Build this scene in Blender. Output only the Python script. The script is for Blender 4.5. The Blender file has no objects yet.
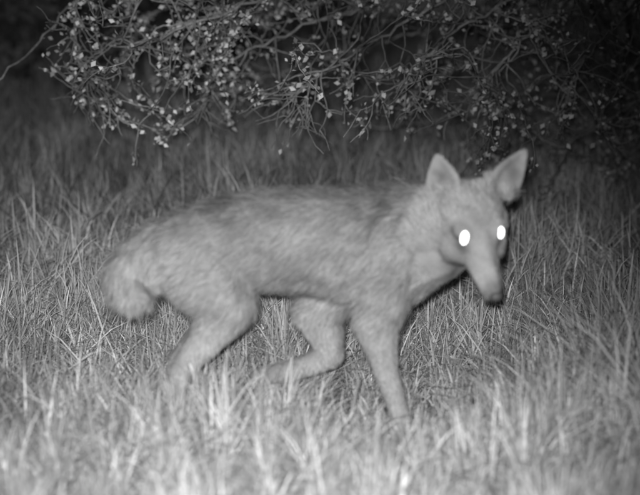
import bpy, math, random
import numpy as np
from mathutils import Vector, Matrix
rng=np.random.default_rng(7); random.seed(7)
scn=bpy.context.scene
scn.view_settings.view_transform='Standard'; scn.view_settings.look='None'; scn.view_settings.exposure=0
S=425.0
def W(u,v,d=0.0): return np.array([(u-320)/S,d/S,(440-v)/S])
# ---------- noise helpers
_tab=rng.random((256,256))
def vnoise(x,y,sc):
    x=np.asarray(x,float)*sc+1000.3; y=np.asarray(y,float)*sc+1000.7
    xi=np.floor(x).astype(int); yi=np.floor(y).astype(int); fx=x-xi; fy=y-yi
    fx=fx*fx*(3-2*fx); fy=fy*fy*(3-2*fy)
    a=_tab[xi%256,yi%256]; b=_tab[(xi+1)%256,yi%256]; c=_tab[xi%256,(yi+1)%256]; d=_tab[(xi+1)%256,(yi+1)%256]
    return (a*(1-fx)+b*fx)*(1-fy)+(c*(1-fx)+d*fx)*fy
def sstep(a,b,x):
    t=np.clip((np.asarray(x,float)-a)/(b-a),0,1); return t*t*(3-2*t)
def ground_z(x,y):
    x=np.asarray(x,float); y=np.asarray(y,float)
    r=0.10*np.clip(y-0.6,0,6.0)+0.0*x
    near=np.exp(-((x)**2+(y)**2)/60.0)
    return r+(vnoise(x,y,0.9)-0.5)*0.05*sstep(0.3,1.5,np.abs(y))+ (vnoise(x,y,0.08)-0.5)*1.2*(1-near)*sstep(8,30,np.hypot(x,y))
# ---------- mesh helpers
def make_mesh(name,verts,faces,tone=None,smooth=False):
    me=bpy.data.meshes.new(name)
    verts=np.asarray(verts,np.float32)
    me.vertices.add(len(verts)); me.vertices.foreach_set('co',verts.ravel())
    loops=np.concatenate([f.ravel() for f in faces]); 
    sizes=np.concatenate([np.full(len(f),f.shape[1]) for f in faces])
    starts=np.concatenate([[0],np.cumsum(sizes)[:-1]])
    me.loops.add(len(loops)); me.loops.foreach_set('vertex_index',loops.astype(np.int32))
    me.polygons.add(len(sizes)); me.polygons.foreach_set('loop_start',starts.astype(np.int32))
    me.polygons.foreach_set('loop_total',sizes.astype(np.int32))
    if smooth: me.polygons.foreach_set('use_smooth',np.ones(len(sizes),bool))
    me.update(calc_edges=True)
    if tone is not None:
        a=me.attributes.new('tone','FLOAT','POINT'); a.data.foreach_set('value',np.asarray(tone,np.float32))
    return me
def add_obj(name,me,mat=None,parent=None):
    o=bpy.data.objects.new(name,me); scn.collection.objects.link(o)
    if mat: me.materials.append(mat)
    if parent: o.parent=parent
    return o
def tone_mat(name,mul=1.0,rough=0.0,noise=None):
    m=bpy.data.materials.new(name); m.use_nodes=True; nt=m.node_tree; N=nt.nodes; L=nt.links
    N.remove(N['Principled BSDF']); b=N.new('ShaderNodeBsdfDiffuse'); b.inputs['Roughness'].default_value=rough
    at=N.new('ShaderNodeAttribute'); at.attribute_name='tone'
    mu=N.new('ShaderNodeMath'); mu.operation='MULTIPLY'; mu.inputs[1].default_value=mul; L.new(at.outputs['Fac'],mu.inputs[0])
    out=mu.outputs[0]
    if noise:
        tc=N.new('ShaderNodeTexCoord'); nz=N.new('ShaderNodeTexNoise'); nz.inputs['Scale'].default_value=noise; nz.inputs['Detail'].default_value=5
        L.new(tc.outputs['Object'],nz.inputs['Vector'])
        mr=N.new('ShaderNodeMapRange'); mr.inputs[1].default_value=.3; mr.inputs[2].default_value=.7; mr.inputs[3].default_value=.65; mr.inputs[4].default_value=1.3
        L.new(nz.outputs['Fac'],mr.inputs[0]); m2=N.new('ShaderNodeMath'); m2.operation='MULTIPLY'; L.new(out,m2.inputs[0]); L.new(mr.outputs[0],m2.inputs[1]); out=m2.outputs[0]
    L.new(out,b.inputs['Color']); L.new(b.outputs[0],N['Material Output'].inputs[0])
    return m
# ================= GROUND
xs=np.concatenate([-np.geomspace(3,300,28)[::-1],np.linspace(-2.9,2.9,90),np.geomspace(3,300,28)])
ys=np.concatenate([-np.geomspace(4,300,25)[::-1],np.linspace(-3.9,8.9,150),np.geomspace(9,400,28)])
X,Y=np.meshgrid(xs,ys); V=np.stack([X.ravel(),Y.ravel(),ground_z(X,Y).ravel()],1)
nx,ny=len(xs),len(ys); i=np.arange(nx-1)[None,:]+np.arange(ny-1)[:,None]*nx; i=i.ravel()
me=make_mesh('ground',V,[np.stack([i,i+1,i+1+nx,i+nx],1)],tone=np.full(len(V),.18),smooth=True)
add_obj('ground',me,tone_mat('soil_and_thatch',1.0,noise=18))
# ================= GRASS
def blades(n,px,py,length,width,lean,tone,curl=1.0,seed=1):
    r=np.random.default_rng(seed)
    pz=ground_z(px,py)-0.01
    th=r.uniform(0,2*np.pi,n); face=r.uniform(0,2*np.pi,n)
    dx,dy=np.cos(th),np.sin(th); wx,wy=np.cos(face),np.sin(face)
    ts=np.array([0,.4,.75,1.0]); verts=np.zeros((n,7,3)); k=0
    for j,t in enumerate(ts):
        hor=length*lean*(0.25*t+curl*0.75*t*t); up=length*(t-0.50*np.clip(lean,0,1.5)*t*t)
        c=np.stack([px+dx*hor,py+dy*hor,pz+up],1)
        w=width*(1.0 if j==0 else (1.0 if j==1 else .7))*0.5
        if j<3:
            o=np.stack([wx*w,wy*w,0*w],1); verts[:,k]=c-o; verts[:,k+1]=c+o; k+=2
        else: verts[:,k]=c
    b=np.arange(n)*7
    q=np.concatenate([np.stack([b,b+1,b+3,b+2],1),np.stack([b+2,b+3,b+5,b+4],1)])
    t3=np.stack([b+4,b+5,b+6],1)
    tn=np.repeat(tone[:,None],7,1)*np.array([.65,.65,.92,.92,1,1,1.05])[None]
    return verts.reshape(-1,3),q,t3,tn.ravel()
parts=[]
def addb(*a,**k): parts.append(blades(*a,**k))
def wedge(n,y0,y1,pw,seed,xm=0.30,extra=0.4):
    r=np.random.default_rng(seed); t=r.random(n); y=y0+(y1-y0)*t**pw; d=y+3.5
    x=r.uniform(-1,1,n)*(d*xm+extra); return x,y,r
def mott(x,y):
    return .50*vnoise(x,y,1.3)+.40*vnoise(x+3,y,4.5)+.30*vnoise(x,y+7,11)-.05
def turf(n,y0,y1,pw,seed,lscale,xm=.26,extra=.3,wsc=1):
    x,y,r=wedge(n,y0,y1,pw,seed,xm,extra)
    cx=np.round(x/0.11)*0.11+0.09*(vnoise(x,y,31)-.5); cy=np.round(y/0.11)*0.11+0.09*(vnoise(y,x,29)-.5)
    k=r.random(n)*0.6; x=x+(cx-x)*k; y=y+(cy-y)*k
    h=vnoise(x,y,2.2); h2=vnoise(x+5,y,6.0)
    L=lscale*(0.05+0.09*h+0.13*h2)*r.uniform(.5,1.5,n)
    L*=1+0.75*sstep(.38,.75,x)*np.exp(-((y-.1)/.8)**2)
    L*=1+0.3*np.exp(-((x+.38)/.14)**2)*np.exp(-((y+.25)/.2)**2)
    L*=1-0.55*np.exp(-((y+.12)/.32)**2)*np.exp(-((x-.18)/.22)**2)
    lean=np.abs(r.normal(.6,.5,n))+.05
    tone=(0.11+0.50*mott(x,y))*r.uniform(.55,1.4,n)+ (r.random(n)<.10)*.20
    tone*=1-.40*sstep(.30,1.0,x-.12*y)*sstep(-.5,.5,y)  # flash fading out on the right, painted into the blade tone
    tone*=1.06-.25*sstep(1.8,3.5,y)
    wd=r.uniform(.0024,.0060,n)*wsc
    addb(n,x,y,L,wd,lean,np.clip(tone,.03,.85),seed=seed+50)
turf(54000,-1.25,1.2,1.0,11,1.0)
turf(40000,1.2,5.0,1.0,12,1.15,wsc=1.4)
turf(14000,5.0,11,1.3,13,1.5,wsc=2.3)
x,y,r=wedge(8000,-1.15,2.2,1.0,21); keep=(vnoise(x,y,4.6)+.2*sstep(.2,.7,x))>.52
keep&=~((y<.3)&(x>-.25)&(x<.42)&(y>-.75)&(r.random(len(x))<.93)); x=x[keep];y=y[keep];n=len(x)
addb(n,x,y,r.uniform(.14,.30,n)*(1-.3*(y<-.3)),r.uniform(.0035,.0075,n),np.abs(r.normal(.7,.45,n)),r.uniform(.25,.75,n),seed=22)
x,y,r=wedge(10000,2.0,6.5,1.0,31); n=len(x)
addb(n,x,y,r.uniform(.15,.45,n)*(.4+.8*vnoise(x,y,1.1)),r.uniform(.004,.008,n),np.abs(r.normal(.6,.45,n)),r.uniform(.05,.30,n),seed=32)
r=np.random.default_rng(41); n=20000; x=r.uniform(-7,7,n); y=r.uniform(-5,9,n); k=(np.abs(x)>(y+3.5)*.26+.25)&(np.hypot(x,y+3.5)>1.0); x=x[k];y=y[k];n=len(x)
addb(n,x,y,r.uniform(.1,.28,n),r.uniform(.004,.008,n),np.abs(r.normal(.5,.35,n)),r.uniform(.15,.45,n),seed=42)
vs=[];qs=[];t3s=[];tn=[];off=0
for v,q,t,tt in parts: vs.append(v);qs.append(q+off);t3s.append(t+off);tn.append(tt);off+=len(v)
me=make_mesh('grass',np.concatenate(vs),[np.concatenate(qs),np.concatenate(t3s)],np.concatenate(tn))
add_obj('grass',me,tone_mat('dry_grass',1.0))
# ================= BUSH
def tube(polys):
    V=[];F=[];off=0;sd=4
    for pts,rad in polys:
        pts=np.asarray(pts);n=len(pts); tg=np.gradient(pts,axis=0); tg/=np.linalg.norm(tg,axis=1)[:,None]+1e-9
        ref=np.array([.13,.9,.4]); a=np.cross(tg,ref); a/=np.linalg.norm(a,axis=1)[:,None]+1e-9; b=np.cross(tg,a)
        an=np.arange(sd)*2*np.pi/sd
        ring=pts[:,None]+np.asarray(rad)[:,None,None]*(a[:,None]*np.cos(an)[None,:,None]+b[:,None]*np.sin(an)[None,:,None])
        V.append(ring.reshape(-1,3)); i=np.arange(n-1)[:,None]*sd; j=np.arange(sd)[None]; jn=(j+1)%sd
        F.append(np.stack([(i+j).ravel(),(i+jn).ravel(),(i+sd+jn).ravel(),(i+sd+j).ravel()],1)+off); off+=n*sd
    return np.concatenate(V),np.concatenate(F)
def walk(p,d,length,step,wob,droop,r):
    pts=[np.array(p,float)]; d=np.array(d,float); d/=np.linalg.norm(d)
    for k in range(max(3,int(length/step))):
        d=d+r.normal(0,wob,3)+np.array([0,0,-droop]); d/=np.linalg.norm(d); pts.append(pts[-1]+d*step)
    return np.array(pts)
def smooth_poly(ctrl,n,r,j=.01):
    c=np.array(ctrl,float); t=np.linspace(0,len(c)-1,n); out=[]
    for s in t:
        i=min(int(s),len(c)-2); f=s-i; p0=c[max(i-1,0)];p1=c[i];p2=c[i+1];p3=c[min(i+2,len(c)-1)]
        out.append(.5*((2*p1)+(-p0+p2)*f+(2*p0-5*p1+4*p2-p3)*f*f+(-p0+3*p1-3*p2+p3)*f**3))
    return np.array(out)+r.normal(0,j,(n,3))
def leafquads(c,size,r,tone):
    n=len(c); a=r.normal(0,1,(n,3)); a/=np.linalg.norm(a,axis=1)[:,None]; b=np.cross(a,r.normal(0,1,(n,3))); b/=np.linalg.norm(b,axis=1)[:,None]
    nn=np.cross(a,b); s=size[:,None]
    V=np.stack([c,c+a*s*.5+b*s*.36+nn*s*.12,c+a*s*1.05,c+a*s*.5-b*s*.36+nn*s*.12],1)
    i=np.arange(n)*4; return V.reshape(-1,3),np.concatenate([np.stack([i,i+1,i+2],1),np.stack([i,i+2,i+3],1)]),np.repeat(tone,4)
def build_bush(name,mains,r,ntw,nsub,leafn,leafsize,btone,ltone,mat_b,mat_l,twl=(.2,.55),cull=None,trange=(.0036,.0015),lthr=.38,grad=None):
    par=bpy.data.objects.new(name,None); scn.collection.objects.link(par)
    polys=[];leafc=[]
    for pts,r0 in mains:
        n=len(pts); polys.append((pts,np.linspace(r0,.003,n)))
        L=np.linalg.norm(np.diff(pts,axis=0),axis=1).sum()
        for k in range(int(ntw*L)):
            i=r.integers(int(n*.15),n-1); d=pts[i+1]-pts[i]; d/=np.linalg.norm(d)
            d=d*.6+r.normal(0,.8,3); tw=walk(pts[i],d,r.uniform(*twl),.03,.24,.015,r)
            if cull is not None:
                bad=cull(tw)
                if bad.any(): 
                    m=int(np.argmax(bad)); 
                    if m<4: continue
                    tw=tw[:m]
            polys.append((tw,np.linspace(trange[0],trange[1],len(tw))))
            leafc.append(tw[1:][r.random(len(tw)-1)<.75])
            for q in range(nsub):
                i2=r.integers(1,len(tw)-1); d2=(tw[i2+1]-tw[i2])/.03+r.normal(0,.9,3)
                t2=walk(tw[i2],d2,r.uniform(.05,.2),.02,.25,.02,r); polys.append((t2,np.linspace(.0024,.0012,len(t2)))); leafc.append(t2[1:][r.random(len(t2)-1)<.6])
        leafc.append(pts[r.random(n)<.3])
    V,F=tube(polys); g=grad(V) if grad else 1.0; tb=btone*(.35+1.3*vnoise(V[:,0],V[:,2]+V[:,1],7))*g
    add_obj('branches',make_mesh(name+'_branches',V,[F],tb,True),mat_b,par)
    C=np.concatenate(leafc)
    m=vnoise(C[:,0]+C[:,1],C[:,2],9.0); C=C[(r.random(len(C))<np.clip((m-lthr)*2.2,0.02,1))]
    C=np.repeat(C,leafn,0); C=C+r.normal(0,.008,C.shape)
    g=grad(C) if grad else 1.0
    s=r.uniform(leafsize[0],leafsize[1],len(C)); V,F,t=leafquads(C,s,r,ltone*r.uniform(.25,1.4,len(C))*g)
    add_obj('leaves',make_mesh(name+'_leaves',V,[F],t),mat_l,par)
    return par
matb=tone_mat('bark',1,noise=60); matl=tone_mat('bush_leaves',1)
r=np.random.default_rng(5)
base=np.array([1.5,3.3,float(ground_z(1.5,3.3))-.05])
ctrl=[
 [base,(1.1,2.6,1.5),(.3,2.1,1.45),(-.5,1.9,1.22),(-.84,1.75,1.06),(-.98,1.72,.90),(-1.22,1.7,.70)],
 [base,(1.2,2.7,1.7),(.2,2.0,1.7),(-.6,1.7,1.35),(-.81,1.6,1.05),(-.82,1.6,.86),(-.75,1.6,.70)],
 [base,(1.0,2.5,1.4),(.4,2.0,1.25),(-.2,1.7,1.05),(-.55,1.6,.93),(-.76,1.6,.90)],
 [base,(1.0,2.6,1.3),(.5,2.1,1.15),(.0,1.9,.98),(-.35,1.8,.82),(-.42,1.8,.64)],
 [base,(1.1,2.3,1.35),(.7,1.8,1.2),(.3,1.6,.98),(.05,1.5,.84),(-.1,1.5,.72)],
 [base,(1.2,2.3,1.25),(.9,1.8,1.15),(.55,1.6,1.0),(.35,1.5,.86),(.25,1.45,.74)],
 [base,(1.3,2.4,1.3),(1.0,1.9,1.15),(.75,1.7,.96),(.6,1.6,.82),(.58,1.6,.70)],
 [base,(1.5,2.4,1.3),(1.3,1.9,1.2),(1.05,1.7,1.0),(.9,1.6,.85),(.84,1.6,.70)],
 [base,(1.7,2.4,1.3),(1.5,1.9,1.15),(1.3,1.8,.98),(1.1,1.7,.84)],
 [base,(.9,2.8,1.1),(.3,2.6,1.1),(-.3,2.4,.98),(-.6,2.3,.82)],
 [base,(1.0,3.0,1.0),(.5,2.8,.95),(.0,2.7,.82),(-.4,2.6,.68)],
 [base,(1.2,2.9,1.0),(.8,2.6,.9),(.5,2.4,.78),(.3,2.4,.66)],
 [base,(1.4,3.0,1.2),(.9,2.9,1.25),(.1,2.9,1.2),(-.6,2.9,1.05),(-.8,2.9,.90)],
 [base,(1.5,2.9,.9),(1.2,2.8,.85),(.9,2.7,.72),(.7,2.7,.6)],
 [base,(1.6,2.7,.9),(1.4,2.3,.8),(1.1,2.1,.62),(.85,2.1,.48)],
 [base,(1.7,2.8,.8),(1.5,2.5,.65),(1.3,2.4,.5),(1.1,2.4,.42)],
 [base,(1.4,3.0,.7),(1.0,3.0,.65),(.6,3.0,.55),(.2,3.1,.5)],
 [base,(1.9,3.0,1.2),(2.1,2.6,1.3),(2.2,2.2,1.0)],
 [base,(1.6,3.5,1.4),(1.5,3.6,2.1),(1.2,3.5,2.5)],
 [base,(1.0,3.2,1.5),(.4,3.0,1.9),(-.3,2.7,1.8),(-.7,2.5,1.5)],
]
mains=[(smooth_poly(c,60,r,.006),.011) for c in ctrl]
build_bush('thorn_bush',mains,r,12,3,3,(.009,.026),.23,.50,matb,matl,cull=lambda t:(t[:,0]<-.86)|(t[:,2]<.60-.28*sstep(.3,.9,t[:,0])),lthr=.42,
  grad=lambda P:1.2-.75*sstep(-.7,1.1,P[:,0]))  # twigs and leaves toned darker rightwards, painting in the dimmer light there
# hedge behind
mains=[]
for k in range(40):
    bx=r.uniform(-5,5.5); by=r.uniform(4.6,7.5); b=np.array([bx,by,float(ground_z(bx,by))-.05])
    d=np.array([r.normal(0,.45),r.normal(-.15,.3),1.0]); mains.append((walk(b,d,r.uniform(1.4,3.2),.08,.10,.02,r),.016))
build_bush('hedge',mains,r,9,1,4,(.04,.08),.12,.12,matb,matl,(.3,.9))
# ================= COYOTE
coy=bpy.data.objects.new('coyote',None); scn.collection.objects.link(coy)
import bmesh
bm0=bmesh.new(); bmesh.ops.create_icosphere(bm0,subdivisions=2,radius=1)
ICO=np.array([v.co[:] for v in bm0.verts]); ICF=np.array([[v.index for v in f.verts] for f in bm0.faces]); bm0.free()
SV=[];SF=[];cnt=[0]
def ell(c,M):
    SV.append(ICO@np.asarray(M).T+np.asarray(c)); SF.append(ICF+cnt[0]); cnt[0]+=len(ICO)
def ball(c,rad): ell(c,np.eye(3)*rad)
def cone(a,b,ra,rb):
    a=np.asarray(a);b=np.asarray(b); L=np.linalg.norm(b-a); n=max(3,int(L/(min(ra,rb)*.22))+1)
    for t in np.linspace(0,1,n): ball(a+(b-a)*t,ra+(rb-ra)*t)
def chain(pts):
    for (p,q) in zip(pts[:-1],pts[1:]): cone(W(*p[:3]),W(*q[:3]),p[3]/S,q[3]/S)
st=np.array([[138,264,24,28],[165,256,38,42],[200,249,48,50],[250,239,51,49],[300,240,54,49],[345,244,60,51],[385,245,61,49],[412,240,55,43],[432,233,46,35]],float)
for u in np.arange(138,433,5.0):
    c,hh,hw=[np.interp(u,st[:,0],st[:,i]) for i in (1,2,3)]
    ell(W(u,c,0),np.diag([16/S,hw/S,hh/S]))
chain([(385,225,0,42),(405,225,0,45),(438,221,-8,41),(462,216,-18,34),(472,208,-26,29)])
chain([(400,262,0,41),(440,250,-10,31),(460,236,-20,25)])
# legs
chain([(388,250,-16,36),(383,290,-20,29),(376,322,-22,21.5),(386,368,-23,13),(398,404,-24,10),(403,424,-25,11)])
ell(W(410,429,-26),np.diag([17/S,13/S,9/S]))
chain([(365,262,18,38),(338,290,20,32),(318,316,21,26),(332,362,22,14),(305,374,22,11),(275,382,22,10)])
ell(W(262,385,22),np.diag([16/S,11/S,9/S]))
chain([(195,250,-10,46),(212,276,-15,42),(228,300,-19,30),(212,328,-22,20),(180,368,-24,11.5),(175,398,-25,9),(179,426,-25,10)])
ell(W(187,432,-26),np.diag([17/S,13/S,9/S]))
chain([(192,258,14,40),(212,284,19,32),(226,306,22,23),(204,334,23,15),(172,368,24,9.5),(167,398,24,8),(172,428,24,9)])
ell(W(180,433,24),np.diag([15/S,11/S,8/S]))
# tail
chain([(165,246,0,30),(142,258,-5,25),(126,268,-12,20),(124,280,-22,17),(134,288,-34,13),(146,292,-42,7)])
# head frame
f=np.array([.25,-.60,-.76]); f/=np.linalg.norm(f); s=np.array([.93,.30,.13]); s-=f*(s@f); s/=np.linalg.norm(s); up=np.cross(f,s)
HO=W(476,226,-60)
R=np.stack([s,f,up],1)
def H(a,b,c): return HO+R@(np.array([a,b,c])/S)
def hell(a,b,c,ra,rb,rc): ell(H(a,b,c),R@np.diag([ra/S,rb/S,rc/S]))
hell(0,-28,-12,34,40,29); hell(0,-8,-11,26,24,20)
for sg in (-1,1):
    hell(sg*18,-12,-26,18,28,19); hell(sg*16,-8,2,12,12,8); hell(sg*26,-30,-28,18,25,19)
cone(H(0,-2,-14),H(0,52,-19),19/S,9.5/S); cone(H(0,0,-29),H(0,44,-29),14/S,7/S)
cone(H(0,-5,-4),H(0,52,-13),11/S,7/S)
for sg in (-1,1): cone(H(sg*6.5,8,-18),H(sg*4.5,48,-20),12.5/S,7.5/S)
def ear(bu,bv,bd,tu,tv,td,w,facing,h0):
    b=W(bu,bv,bd); t=W(tu,tv,td); ax=t-b; Lh=np.linalg.norm(ax); ax/=Lh; n=np.array(facing,float); n-=ax*(n@ax); n/=np.linalg.norm(n); sd=np.cross(ax,n)
    for h in np.linspace(h0,1,21):
        hh=max(h,0); hw=w/S*(1-hh**1.7)*(1 if h>.3 else .74+.26*(h+.25)/.55)+1.4/S
        for a in np.linspace(-1,1,11):
            ang=a*1.0
            p=b+ax*Lh*h+sd*np.sin(ang)*hw*1.08 - n*(np.cos(ang)-.5)*hw*.8
            ball(p,(4.4-1.8*hh)/S)
ear(442,186,-34,435,151,-28,16.5,(-.30,-1,0),-.25)
ear(500,182,-24,523,148,-14,15.0,(.25,-1,.05),-.12)
hell(14,-44,-4,16,18,18)
SVa=np.concatenate(SV); SFa=np.concatenate(SF)
tmp=add_obj('tmp_union',make_mesh('tmp',SVa,[SFa]))
md=tmp.modifiers.new('r','REMESH'); md.mode='VOXEL'; md.voxel_size=.004; md.use_smooth_shade=True
sm=tmp.modifiers.new('s','SMOOTH'); sm.factor=.5; sm.iterations=8
dg=bpy.context.evaluated_depsgraph_get(); body=bpy.data.meshes.new_from_object(tmp.evaluated_get(dg))
bpy.data.objects.remove(tmp)
nv=len(body.vertices); co=np.empty(nv*3); body.vertices.foreach_get('co',co); co=co.reshape(-1,3)
body.calc_loop_triangles(); nt_=len(body.loop_triangles); tr=np.empty(nt_*3,int); body.loop_triangles.foreach_get('vertices',tr); tr=tr.reshape(-1,3)
noz=H(0,60,-15); eyes=[H(-19,2,4),H(19,2,4)]
def tone_at(P):
    u=P[:,0]*S+320; v=440-P[:,2]*S
    hl=(P-HO)@R*S
    n0=vnoise(P[:,0],P[:,2]+P[:,1]*.5,9)
    n1=vnoise(P[:,0]*.7+P[:,2]*.7,P[:,2]*.3-P[:,0]*.3+P[:,1],28); n2=vnoise(P[:,0]*.4+P[:,2]*.9,P[:,1]+P[:,0]*.5,80)
    t=.295+.08*(n0-.5)+.07*(n1-.5)+.07*(n2-.5)
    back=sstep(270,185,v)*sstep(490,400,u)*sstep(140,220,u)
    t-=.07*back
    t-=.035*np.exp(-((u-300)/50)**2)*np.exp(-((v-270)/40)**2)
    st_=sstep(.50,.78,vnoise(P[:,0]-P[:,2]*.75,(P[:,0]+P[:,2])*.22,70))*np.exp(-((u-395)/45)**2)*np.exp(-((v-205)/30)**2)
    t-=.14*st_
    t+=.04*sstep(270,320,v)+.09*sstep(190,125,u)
    d=np.linalg.norm(hl-np.array([0,-5,-14]),axis=1); ish=(d<82)
    t-=.05*np.exp(-(((hl[:,0])/12)**2+((hl[:,1]+8)/26)**2))*ish
    t-=.18*ish*np.exp(-((hl[:,2]+25.5)/3.0)**2)*sstep(4,14,hl[:,1])
    t-=.14*ish*sstep(42,58,hl[:,1])
    for sg in (-1,1):
        t-=.13*np.exp(-(((hl[:,0]-sg*19)/9)**2+((hl[:,1]-4)/10)**2))*ish
    for c in (W(440,173,-36),W(511,170,-22)):
        t-=.12*np.exp(-(((P[:,0]-c[0])*S/7)**2+((P[:,2]-c[2])*S/14)**2))*(P[:,1]<c[1]+8/S)
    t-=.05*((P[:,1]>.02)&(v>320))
    return np.clip(t,.04,.8)
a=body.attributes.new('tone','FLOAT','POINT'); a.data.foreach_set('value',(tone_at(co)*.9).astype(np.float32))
body.materials.clear(); body.name='coyote_body'
add_obj('body',body,tone_mat('coyote_coat',1),coy)
P0,P1,P2=co[tr[:,0]],co[tr[:,1]],co[tr[:,2]]; cr=np.cross(P1-P0,P2-P0); ar=np.linalg.norm(cr,axis=1)
NF=170000; r=np.random.default_rng(3)
headw=1+1.5*(np.linalg.norm(P0-HO,axis=1)<.17)+.6*(P0[:,2]<.25)
pr=ar*headw; pr/=pr.sum(); ti=r.choice(nt_,NF,p=pr); a_=r.random(NF); b_=r.random(NF); fl=a_+b_>1; a_[fl]=1-a_[fl]; b_[fl]=1-b_[fl]
P=P0[ti]+(P1-P0)[ti]*a_[:,None]+(P2-P0)[ti]*b_[:,None]; Nn=cr[ti]/ar[ti][:,None]
hl=(P-HO)@R*S
keep=np.ones(NF,bool)
for e in eyes: keep&=np.linalg.norm(P-e,axis=1)>9.0/S
keep&=np.linalg.norm(P-noz,axis=1)>7/S
P=P[keep];Nn=Nn[keep];hl=hl[keep];n=len(P); u=P[:,0]*S+320; v=440-P[:,2]*S
hd=np.linalg.norm(hl-np.array([0,-5,-14]),axis=1)
wh=sstep(80,55,hd)*(v<310); wear=((v<184)&(u>415)&((u<460)|(u>490))).astype(float); wl=sstep(305,350,v)*(1-wh); wt=sstep(170,140,u)*(v<325)
L=np.full(n,.030); L=L*(1-wl)+.013*wl; L=L*(1-wt)+.044*wt
neck=sstep(360,420,u)*(1-wh)*(1-wl); L+=.008*neck
Lh=.007+.014*sstep(-5,-40,hl[:,1]); L=L*(1-wh)+Lh*wh; L=L*(1-wear)+.006*wear
L*=r.uniform(.5,1.3,n); guard=(r.random(n)<.08)&(wl<.3)&(wh<.3)&(wear<.5); L[guard]*=1.4
flow=np.tile(np.array([-.80,0,-.6]),(n,1))
flow=flow*(1-wl[:,None])+np.array([.05,0,-1.])*wl[:,None]
flow=flow*(1-wt[:,None])+np.array([-.15,-.3,-.8])*wt[:,None]
flow=flow*(1-wh[:,None])+(-f)[None]*wh[:,None]; flow=flow*(1-wear[:,None])+np.array([0,.1,1.])*wear[:,None]
clump=np.stack([vnoise(P[:,0]+P[:,2],P[:,1]+P[:,2],38)-.5,vnoise(P[:,2],P[:,0]-P[:,1],35)-.5,vnoise(P[:,1]+P[:,0],P[:,2],33)-.5],1)
flow+=clump*.6+r.normal(0,.18,(n,3))
flow-=Nn*np.sum(flow*Nn,1)[:,None]; flow/=np.linalg.norm(flow,axis=1)[:,None]+1e-6
lift=(.15+.30*r.random(n)*(.4+1.2*vnoise(P[:,0]+P[:,1],P[:,2],45)))[:,None]
D1=flow+Nn*lift*1.8; D1/=np.linalg.norm(D1,axis=1)[:,None]; D2=flow+Nn*lift*.9+np.array([0,0,-.15]); D2/=np.linalg.norm(D2,axis=1)[:,None]
side=np.cross(flow,Nn)+Nn*r.normal(0,.3,n)[:,None]; wd=r.uniform(.0008,.0016,n)[:,None]
A=P-Nn*.002; B=A+D1*L[:,None]*.5; C=B+D2*L[:,None]*.5
FV=np.stack([A-side*wd*.5,A+side*wd*.5,B-side*wd*.4,B+side*wd*.4,C],1).reshape(-1,3)
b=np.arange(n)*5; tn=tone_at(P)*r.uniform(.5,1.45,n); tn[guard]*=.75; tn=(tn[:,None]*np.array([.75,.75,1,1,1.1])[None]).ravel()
me=make_mesh('coyote_fur',FV,[np.stack([b,b+1,b+3,b+2],1),np.stack([b+2,b+3,b+4],1)],tn)
add_obj('fur',me,tone_mat('coyote_fur',1),coy)
em=bpy.data.materials.new('eyeshine'); em.use_nodes=True; bs=em.node_tree.nodes['Principled BSDF']; bs.inputs['Base Color'].default_value=(.9,.9,.9,1); bs.inputs['Emission Color'].default_value=(1,1,1,1); bs.inputs['Emission Strength'].default_value=3  # eyes glow by emission, standing in for the flash reflected back
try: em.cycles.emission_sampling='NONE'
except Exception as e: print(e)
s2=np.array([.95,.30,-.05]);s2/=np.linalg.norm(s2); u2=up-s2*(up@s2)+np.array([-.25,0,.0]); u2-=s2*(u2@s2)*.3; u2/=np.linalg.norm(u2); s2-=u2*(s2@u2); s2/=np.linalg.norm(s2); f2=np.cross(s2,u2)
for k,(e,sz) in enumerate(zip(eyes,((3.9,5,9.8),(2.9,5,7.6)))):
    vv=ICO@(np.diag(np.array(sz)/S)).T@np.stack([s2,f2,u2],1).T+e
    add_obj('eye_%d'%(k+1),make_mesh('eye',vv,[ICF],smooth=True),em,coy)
nm=bpy.data.materials.new('nose_leather'); nm.use_nodes=True; bs=nm.node_tree.nodes['Principled BSDF']; bs.inputs['Base Color'].default_value=(.07,.07,.07,1); bs.inputs['Roughness'].default_value=.6
vv=ICO@np.diag([6.5/S,5/S,5.5/S]).T@R.T+noz
add_obj('nose',make_mesh('nose',vv,[ICF],smooth=True),nm,coy)
# ================= WORLD, FLASH, CAMERA
w=bpy.data.worlds.new('World'); scn.world=w; w.use_nodes=True; N=w.node_tree.nodes; Lk=w.node_tree.links
sky=N.new('ShaderNodeTexSky'); sky.sky_type='NISHITA'; sky.sun_disc=False; sky.sun_elevation=math.radians(2); sky.sun_rotation=math.radians(200)
bw=N.new('ShaderNodeRGBToBW'); Lk.new(sky.outputs[0],bw.inputs[0]); Lk.new(bw.outputs[0],N['Background'].inputs[0]); N['Background'].inputs[1].default_value=.05
try: w.cycles.sampling_method='NONE'
except Exception as e: print(e)
ld=bpy.data.lights.new('trail_camera_flash','SPOT'); ld.energy=820; ld.spot_size=math.radians(42); ld.spot_blend=1.0; ld.shadow_soft_size=.03
lo=bpy.data.objects.new('trail_camera_flash',ld); scn.collection.objects.link(lo); lo.location=(-.03,-3.5,1.07)
lo.rotation_euler=(Vector((-.26,0,.19))-lo.location).to_track_quat('-Z','Y').to_euler()
cd=bpy.data.cameras.new('camera'); cam=bpy.data.objects.new('camera',cd); scn.collection.objects.link(cam); scn.camera=cam
cam.location=(0,-3.5,1.0); cam.rotation_euler=(math.radians(90-8.86),0,0)
cd.sensor_fit='HORIZONTAL'; cd.sensor_width=36; cd.lens=36*1490/640; cd.clip_end=1000; cd.clip_start=.05
cd.dof.use_dof=True; cd.dof.focus_distance=4.35; cd.dof.aperture_fstop=1.9
